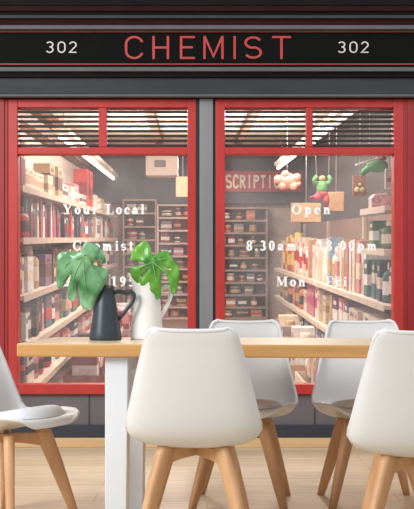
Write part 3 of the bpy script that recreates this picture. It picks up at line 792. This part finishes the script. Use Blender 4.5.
# ------------------------------------------------------------------ table
TH = math.radians(-4.6)
ux = Vector((math.cos(TH), math.sin(TH), 0)); uy = Vector((-math.sin(TH), math.cos(TH), 0))
TL, TD = 2.25, .63
corner = at(16.5, 343.5, 3.92); corner.z = 0
tc = corner + ux * TL / 2 + uy * TD / 2
tbl = thing('dining_table', 'long oak-topped dining table on white legs in front of the shop windows', 'table', tc, (0, 0, TH))
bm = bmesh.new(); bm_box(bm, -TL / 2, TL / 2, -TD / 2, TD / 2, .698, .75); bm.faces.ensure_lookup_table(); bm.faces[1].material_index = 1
obj('tabletop', bm, [M_table, grain_mat('sheen_tinted_oak', (212, 186, 152), (224, 202, 170), (.5, 14, 8), 2.2, .3, .6)], tbl, .006)  # top face coloured paler to imitate bright light reflected off the oak
for sx in (-1, 1):
    for sy in (-1, 1):
        x = sx * (TL / 2 - .39); y = sy * (TD / 2 - (.07 if sy < 0 else .11))
        bm = bmesh.new()
        v = bm_box(bm, x - .046, x + .046, y - .035, y + .035, 0, .697)
        for q in v:
            if q.co.z < .1: q.co.x = x + (q.co.x - x) * .92 - .004
        obj('leg', bm, M_tleg, tbl, .004)
    x = sx * (TL / 2 - .39)
    bm = bmesh.new(); bm_box(bm, x - .03, x + .03, -TD / 2 + .106, TD / 2 - .146, .63, .697); obj('cross_rail', bm, M_tleg, tbl, .004)

# ------------------------------------------------------------------ chairs
def make_chair():
    root = empty('dining_chair')
    prof = [  # y, z, half width, lift of the edges along the normal
        (.232, .420, .115, .004), (.231, .432, .150, .006), (.222, .443, .174, .010), (.19, .445, .196, .016), (.13, .432, .212, .030), (.06, .408, .224, .048),
        (-.02, .386, .233, .062), (-.09, .374, .240, .068), (-.142, .380, .244, .066), (-.182, .406, .246, .062), (-.208, .450, .244, .058), (-.224, .512, .230, .054),
        (-.236, .577, .215, .048), (-.247, .640, .200, .041), (-.256, .698, .185, .033), (-.264, .752, .171, .025), (-.270, .788, .161, .017), (-.273, .809, .150, .013), (-.274, .819, .128, .011)]
    n = len(prof); NU = 18
    bm = bmesh.new(); rows = []
    for i, (y, z, w, c) in enumerate(prof):
        p0 = prof[max(i - 1, 0)]; p1 = prof[min(i + 1, n - 1)]
        t = Vector((0, p1[0] - p0[0], p1[1] - p0[1])).normalized()
        if i < 3: t = Vector((0, -1, -.02)).normalized()
        nn = Vector((0, -t.z, t.y)) * -1
        # inside direction: up on the seat, forward on the back
        if nn.z < 0 and abs(nn.z) > abs(nn.y): nn = -nn
        if abs(nn.y) >= abs(nn.z) and nn.y < 0: nn = -nn
        r = []
        for j in range(NU + 1):
            u = -1 + 2 * j / NU
            dip = -.008 * (1 - u * u) if i > n - 4 else 0
            r.append(bm.verts.new(Vector((w * math.sin(u * PI / 2 * .98) , y, z + dip)) + nn * c * abs(u) ** 2.3))
        rows.append(r)
    for r0, r1 in zip(rows, rows[1:]):
        for j in range(NU):
            f = bm.faces.new((r0[j], r0[j + 1], r1[j + 1], r1[j])); f.smooth = True
    border = rows[0] + [r[-1] for r in rows[1:-1]] + rows[-1][::-1] + [r[0] for r in rows[1:-1]][::-1]
    rim = [v.co.copy() for v in border]
    seat = obj('seat_shell', bm, M_shell, root)
    md = seat.modifiers.new('thick', 'SOLIDIFY'); md.thickness = .011; md.offset = 0
    md = seat.modifiers.new('sub', 'SUBSURF'); md.levels = 1; md.render_levels = 2
    for f in seat.data.polygons: f.use_smooth = True
    bm = bmesh.new(); bm_tube(bm, rim + rim[:2], .0085, 8, cap=False); e = obj('rim', bm, M_shell, seat)
    # cushion follows the shell
    bm = bmesh.new(); NR, NA = 8, 28; rr = []
    def shell_z(x, y):
        pts = [(p[0], p[1], p[2], p[3]) for p in prof[2:9]]
        for q0, q1 in zip(pts, pts[1:]):
            if q1[0] <= y <= q0[0]:
                k = (q0[0] - y) / (q0[0] - q1[0]); z = q0[1] + (q1[1] - q0[1]) * k; w = q0[2] + (q1[2] - q0[2]) * k; c = q0[3] + (q1[3] - q0[3]) * k
                u = min(1, abs(2 / PI * math.asin(min(1, abs(x) / w)))); return z + c * u ** 2.3
        return pts[0][1] if y > pts[0][0] else pts[-1][1]
    def sup(a, p): c = math.cos(a); s = math.sin(a); return (math.copysign(abs(c) ** p, c), math.copysign(abs(s) ** p, s))
    tops, bots = [], []
    for i in range(1, NR + 1):
        q = i / NR; a_, b_ = [], []
        for kx in range(NA):
            cx, sy_ = sup(2 * PI * kx / NA, .75)
            x = cx * .2 * q; y = .028 + sy_ * .188 * q
            z = shell_z(x, y); hgt = .046 * (1 - q ** 5) ** .5 + .008
            zz = .438 * .7 + z * .3
            a_.append(bm.verts.new((x, y, max(z + .007, zz * .5 + z * .5 + hgt)))); b_.append(bm.verts.new((x, y, z + .0065)))
        tops.append(a_); bots.append(b_)
    ct = bm.verts.new((0, .035, tops[0][0].co.z + .001)); cb = bm.verts.new((0, .035, bots[0][0].co.z))
    for k in range(NA):
        k2 = (k + 1) % NA
        bm.faces.new((ct, tops[0][k], tops[0][k2])); bm.faces.new((cb, bots[0][k2], bots[0][k]))
        for i in range(NR - 1):
            bm.faces.new((tops[i][k], tops[i + 1][k], tops[i + 1][k2], tops[i][k2])); bm.faces.new((bots[i][k], bots[i][k2], bots[i + 1][k2], bots[i + 1][k]))
        bm.faces.new((tops[-1][k], bots[-1][k], bots[-1][k2], tops[-1][k2]))
    for f in bm.faces: f.smooth = True
    obj('seat_cushion', bm, M_pad, root)
    # wooden base: two crossed rails and four splayed tapering legs
    yc = -.01
    for s in (1, -1):
        bm = bmesh.new()
        dirv = Vector((1, s, 0)).normalized(); nv = Vector((-dirv.y, dirv.x, 0))
        prev = None
        L = .172; L = .155; stn = [(-L, .312, .366), (-L * .55, .326, .369), (0, .333 if s > 0 else .335, .371), (L * .55, .326, .369), (L, .312, .366)]
        for q, zb, zt in stn:
            r = [bm.verts.new(Vector((0, yc, z)) + dirv * q + nv * o) for z, o in ((zb, -.014), (zb, .014), (zt, .014), (zt, -.014))]
            if prev:
                for k in range(4): bm.faces.new((prev[k], prev[(k + 1) % 4], r[(k + 1) % 4], r[k]))
            else: bm.faces.new(r[::-1])
            prev = r
        bm.faces.new(prev)
        obj('cross_rail', bm, M_wood, root, .003)
    for sx in (-1, 1):
        for sy in (-1, 1):
            dirv = Vector((sx, sy, 0)).normalized(); nv = Vector((-dirv.y, dirv.x, 0))
            bm = bmesh.new(); prev = None
            for rc_, wd, tk, z in ((.146, .033, .021, .382), (.154, .036, .022, .355), (.195, .032, .0205, .25), (.25, .024, .017, .10), (.286, .017, .013, 0)):
                r = []
                for k in range(12):
                    ca, sa = sup(2 * PI * k / 12, .62)
                    r.append(bm.verts.new(Vector((0, yc, z)) + dirv * (rc_ + ca * wd) + nv * sa * tk))
                if prev:
                    for k in range(12):
                        f = bm.faces.new((prev[k], prev[(k + 1) % 12], r[(k + 1) % 12], r[k])); f.smooth = True
                else: bm.faces.new(r[::-1])
                prev = r
            bm.faces.new(prev)
            obj('leg', bm, M_wood, root)
    return root
ch = make_chair()
def cpos(px, Y): return ((px - 207) * Y / F, Y, 0)
G = 'dining chairs around the table'
spots = [(196, 3.82, -3, 'white shell chair seen from behind, centre front of the table'),
         (417, 3.60, -7, 'white shell chair seen from behind at the right edge, nearest the camera'),
         (9, 4.12, -121, 'white shell chair at the left end of the table, pale cushion showing'),
         (241, 4.50, 174, 'white shell chair across the table, behind the centre front chair'),
         (371, 4.50, 180, 'white shell chair across the table, half hidden by the right front chair')]
for i, (px, Y, a, lab) in enumerate(spots):
    o = ch if i == 0 else dup(ch, (0, 0, 0), 0)
    o.location = cpos(px, Y); o.rotation_euler = (0, 0, math.radians(a)); tag(o, lab, 'chair', G)

# ------------------------------------------------------------------ jugs
def jug(px, Y, hgt, rb, rt, m, label, hx, spout, rot):
    base = at(px, 340, Y); base.z = .7502
    th = thing('pitcher', label, 'pitcher', base, (0, 0, rot))
    bm = bmesh.new(); n = 28
    prof = [(rb * .93, 0), (rb, .006), (rb, .014), (rb * .97, .03), (rb + (rt - rb) * .35, hgt * .35), (rb + (rt - rb) * .75, hgt * .72), (rt, hgt * .93), (rt * 1.04, hgt)]
    def pt(r, z, k):
        a = 2 * PI * k / n; x = math.cos(a) * r; y = math.sin(a) * r
        q = max(0, z / hgt - .7) / .3
        lip = max(0, math.cos(a - PI)) ** 4
        return (x - spout * q * q * lip, y, z + (spout * .6 * lip + (-.012 * math.cos(a)) * (1 if spout > .02 else .3)) * q)
    rings = [[bm.verts.new(pt(r, z, k)) for k in range(n)] for r, z in prof]
    inner = [[bm.verts.new(pt(r - .005, z, k)) for k in range(n)] for r, z in reversed(prof[4:])]
    allr = rings + inner
    for r0, r1 in zip(allr, allr[1:]):
        for k in range(n):
            f = bm.faces.new((r0[k], r0[(k + 1) % n], r1[(k + 1) % n], r1[k])); f.smooth = True
    bm.faces.new(rings[0][::-1]); bm.faces.new(inner[-1])
    obj('body', bm, m, th)
    bm = bmesh.new(); pts = [Vector(p) for p in hx]
    fine = []
    for i in range(len(pts) - 1):
        p0 = pts[max(0, i - 1)]; p1_ = pts[i]; p2_ = pts[i + 1]; p3 = pts[min(len(pts) - 1, i + 2)]
        for s_ in range(5):
            t = s_ / 5
            fine.append(.5 * ((2 * p1_) + (-p0 + p2_) * t + (2 * p0 - 5 * p1_ + 4 * p2_ - p3) * t * t + (-p0 + 3 * p1_ - 3 * p2_ + p3) * t ** 3))
    fine.append(pts[-1])
    bm_tube(bm, fine, .0062, 10, flat=1.5); obj('handle', bm, m, th)
    return th, base
YJ = 4.22; kj = YJ / F
j1, base1 = jug(105.5, YJ, .232, .069, .037, M_dark, 'charcoal enamel pitcher, left of the white one, on the oak table',
       [(.036, 0, .20), (.060, 0, .205), (.085, 0, .200), (.108, 0, .203), (.120, 0, .190), (.112, 0, .160), (.085, 0, .125), (.055, 0, .085)], .018, 0)
YJ2 = 4.30
j2, base2 = jug(147, YJ2, .255, .070, .052, M_wenam, 'white enamel pitcher, right of the charcoal one, on the oak table',
       [(.052, 0, .208), (.075, 0, .225), (.098, 0, .222), (.104, 0, .198), (.088, 0, .150), (.066, 0, .108), (.057, 0, .095)], .03, 0)

# monstera leaves
def leaf_mat(name, dark, light):
    m = bpy.data.materials.new(name); m.use_nodes = True
    nt = m.node_tree; b = nt.nodes['Principled BSDF']; L = nt.links.new
    tcn = nt.nodes.new('ShaderNodeTexCoord'); nz = nt.nodes.new('ShaderNodeTexNoise'); nz.inputs['Scale'].default_value = 9; nz.inputs['Detail'].default_value = 3
    rp_ = nt.nodes.new('ShaderNodeValToRGB'); rp_.color_ramp.elements[0].position = .35; rp_.color_ramp.elements[1].position = .68
    rp_.color_ramp.elements[0].color = (*lin(dark), 1); rp_.color_ramp.elements[1].color = (*lin(light), 1)
    L(tcn.outputs['Object'], nz.inputs['Vector']); L(nz.outputs['Fac'], rp_.inputs['Fac']); L(rp_.outputs['Color'], b.inputs['Base Color'])
    b.inputs['Roughness'].default_value = .3; b.inputs['Specular IOR Level'].default_value = .6
    return m
def monstera(outline, cpx, Y, stem, mleaf, label, holes, veins):
    base = at(*stem[0][:2], Y)
    th = thing('monstera_cutting', label, 'plant', base)
    C = Vector(cpx)
    def depth(px, py):
        dx, dy = px - C.x, py - C.y
        r = math.hypot(dx, dy)
        return Y - .03 + .0011 * r - .00002 * dx * dy - .0000 * r * r
    bm = bmesh.new()
    vs = [bm.verts.new((x, 0, -y)) for x, y in outline]
    es = [bm.edges.new((vs[i], vs[(i + 1) % len(vs)])) for i in range(len(vs))]
    for h in holes:
        hv = [bm.verts.new((x, 0, -y)) for x, y in h]
        es += [bm.edges.new((hv[i], hv[(i + 1) % len(hv)])) for i in range(len(hv))]
    bmesh.ops.triangle_fill(bm, edges=es, use_beauty=True, use_dissolve=False)
    for _ in range(2): bmesh.ops.subdivide_edges(bm, edges=bm.edges[:], cuts=1, use_grid_fill=True)
    bmesh.ops.triangulate(bm, faces=bm.faces[:])
    for v in bm.verts:
        px, py = v.co.x, -v.co.z
        v.co = at(px, py, depth(px, py) + .006 * math.sin(px * .45) * math.cos(py * .3)) - base
    for f in bm.faces: f.smooth = True
    lf = obj('leaf', bm, mleaf, th)
    md = lf.modifiers.new('thick', 'SOLIDIFY'); md.thickness = .0015
    for vn in veins:
        bm = bmesh.new()
        bm_tube(bm, [at(px, py, depth(px, py) - .002) - base for px, py in vn], [.0014] * (len(vn) - 1) + [.0006], 6); obj('vein', bm, mat('pale_vein', (132, 180, 112), .5), lf)
    bm = bmesh.new(); bm_tube(bm, [at(px, py, y) - base for px, py, y in stem], .0042, 8); obj('stem', bm, mat('green_stem', (104, 128, 66), .5), th)
    return th
def smooth(pts, it=1):
    for _ in range(it):
        out = []
        for i in range(len(pts)):
            a, b = pts[i], pts[(i + 1) % len(pts)]
            out += [(a[0] * .75 + b[0] * .25, a[1] * .75 + b[1] * .25), (a[0] * .25 + b[0] * .75, a[1] * .25 + b[1] * .75)]
        pts = out
    return pts
o1 = [(82, 253), (83.5, 242), (92, 242.5), (100, 247), (105.5, 257), (106, 264), (97, 262), (91.5, 263.5), (97, 266.5), (108.5, 269.5), (108, 277), (103, 288), (96.5, 298), (92.5, 309),
      (88, 311), (80, 306.5), (79, 284), (78, 283), (76.5, 298), (73.5, 301.5), (69, 300), (66.5, 293), (71, 276), (70, 275), (63.5, 287), (58.5, 289.5), (56, 284), (57.5, 266), (56.5, 253), (68, 251.5)]
monstera(smooth(o1), (83, 256), 4.16, [(104, 300, YJ), (104.5, 287, YJ - .01), (104, 272, 4.17), (97, 261, 4.14), (84, 255, 4.135)],
         leaf_mat('blue_green_leaf', (52, 118, 62), (140, 190, 148)), 'large blue-green split monstera leaf in the charcoal pitcher',
         [[(98, 258), (102, 260), (101, 262.5), (96.5, 260.5)]], [[(83, 256), (84, 275), (88, 305)], [(83, 256), (94, 270), (104, 280)], [(83, 256), (93, 250), (99, 249)], [(83, 256), (74, 276), (72, 296)], [(83, 256), (66, 264), (60, 284)]])
o2 = [(151.5, 257.5), (150, 245), (145.5, 240), (139, 243.5), (132, 250), (130, 260), (136, 261), (145, 263), (146, 265.5), (137, 265.5), (130, 268.5), (130.5, 276), (135.5, 282), (139, 283.5), (143, 273), (148, 268), (149.5, 270),
      (144, 274), (138.5, 285), (148, 292), (155, 298.5), (159.5, 300), (161.5, 292), (160.5, 271), (163, 270), (168.5, 279), (172, 298), (178, 287), (180, 276), (179, 266), (171.5, 256), (166.5, 249.5), (156.5, 253.5)]
monstera(smooth(o2), (152.5, 262), 4.25, [(152, 300, YJ2), (152.5, 285, YJ2 - .02), (153, 272, 4.25), (152.5, 263, 4.228)],
         leaf_mat('fresh_green_leaf', (52, 122, 34), (120, 184, 66)), 'bright green split monstera leaf in the white pitcher',
         [[(165, 266), (170.5, 268.5), (169.5, 270), (165, 268.5)]], [[(152.5, 262), (156, 280), (158, 297)], [(152.5, 262), (143, 253), (141, 246)], [(152.5, 262), (165, 258), (174, 262)], [(152.5, 262), (168, 274), (175, 288)], [(152.5, 262), (140, 268), (134, 276)]])

# ------------------------------------------------------------------ light
wd = bpy.data.worlds.new('world'); sc.world = wd; wd.use_nodes = True
nt = wd.node_tree; bg = nt.nodes['Background']; bg.inputs['Color'].default_value = (.93, .96, 1, 1); bg.inputs['Strength'].default_value = .5
def lamp(loc, target, size, power, col=(1, 1, 1)):
    l = bpy.data.lights.new('window_light', 'AREA'); l.shape = 'RECTANGLE'; l.size = size[0]; l.size_y = size[1]; l.energy = power; l.color = col
    o = bpy.data.objects.new('window_light', l); COL.objects.link(o); o.location = loc
    o.rotation_euler = (Vector(target) - Vector(loc)).to_track_quat('-Z', 'Y').to_euler()
lamp((-3.7, 1.2, 3.3), (0, 4.8, .5), (2.4, 2.0), 290, (.98, .99, 1))
lamp((2.2, 3.2, 3.4), (0.2, 4.4, .3), (2.0, 2.0), 45, (.98, .99, 1))
sc.view_settings.view_transform = 'Standard'
sc.view_settings.look = 'None'
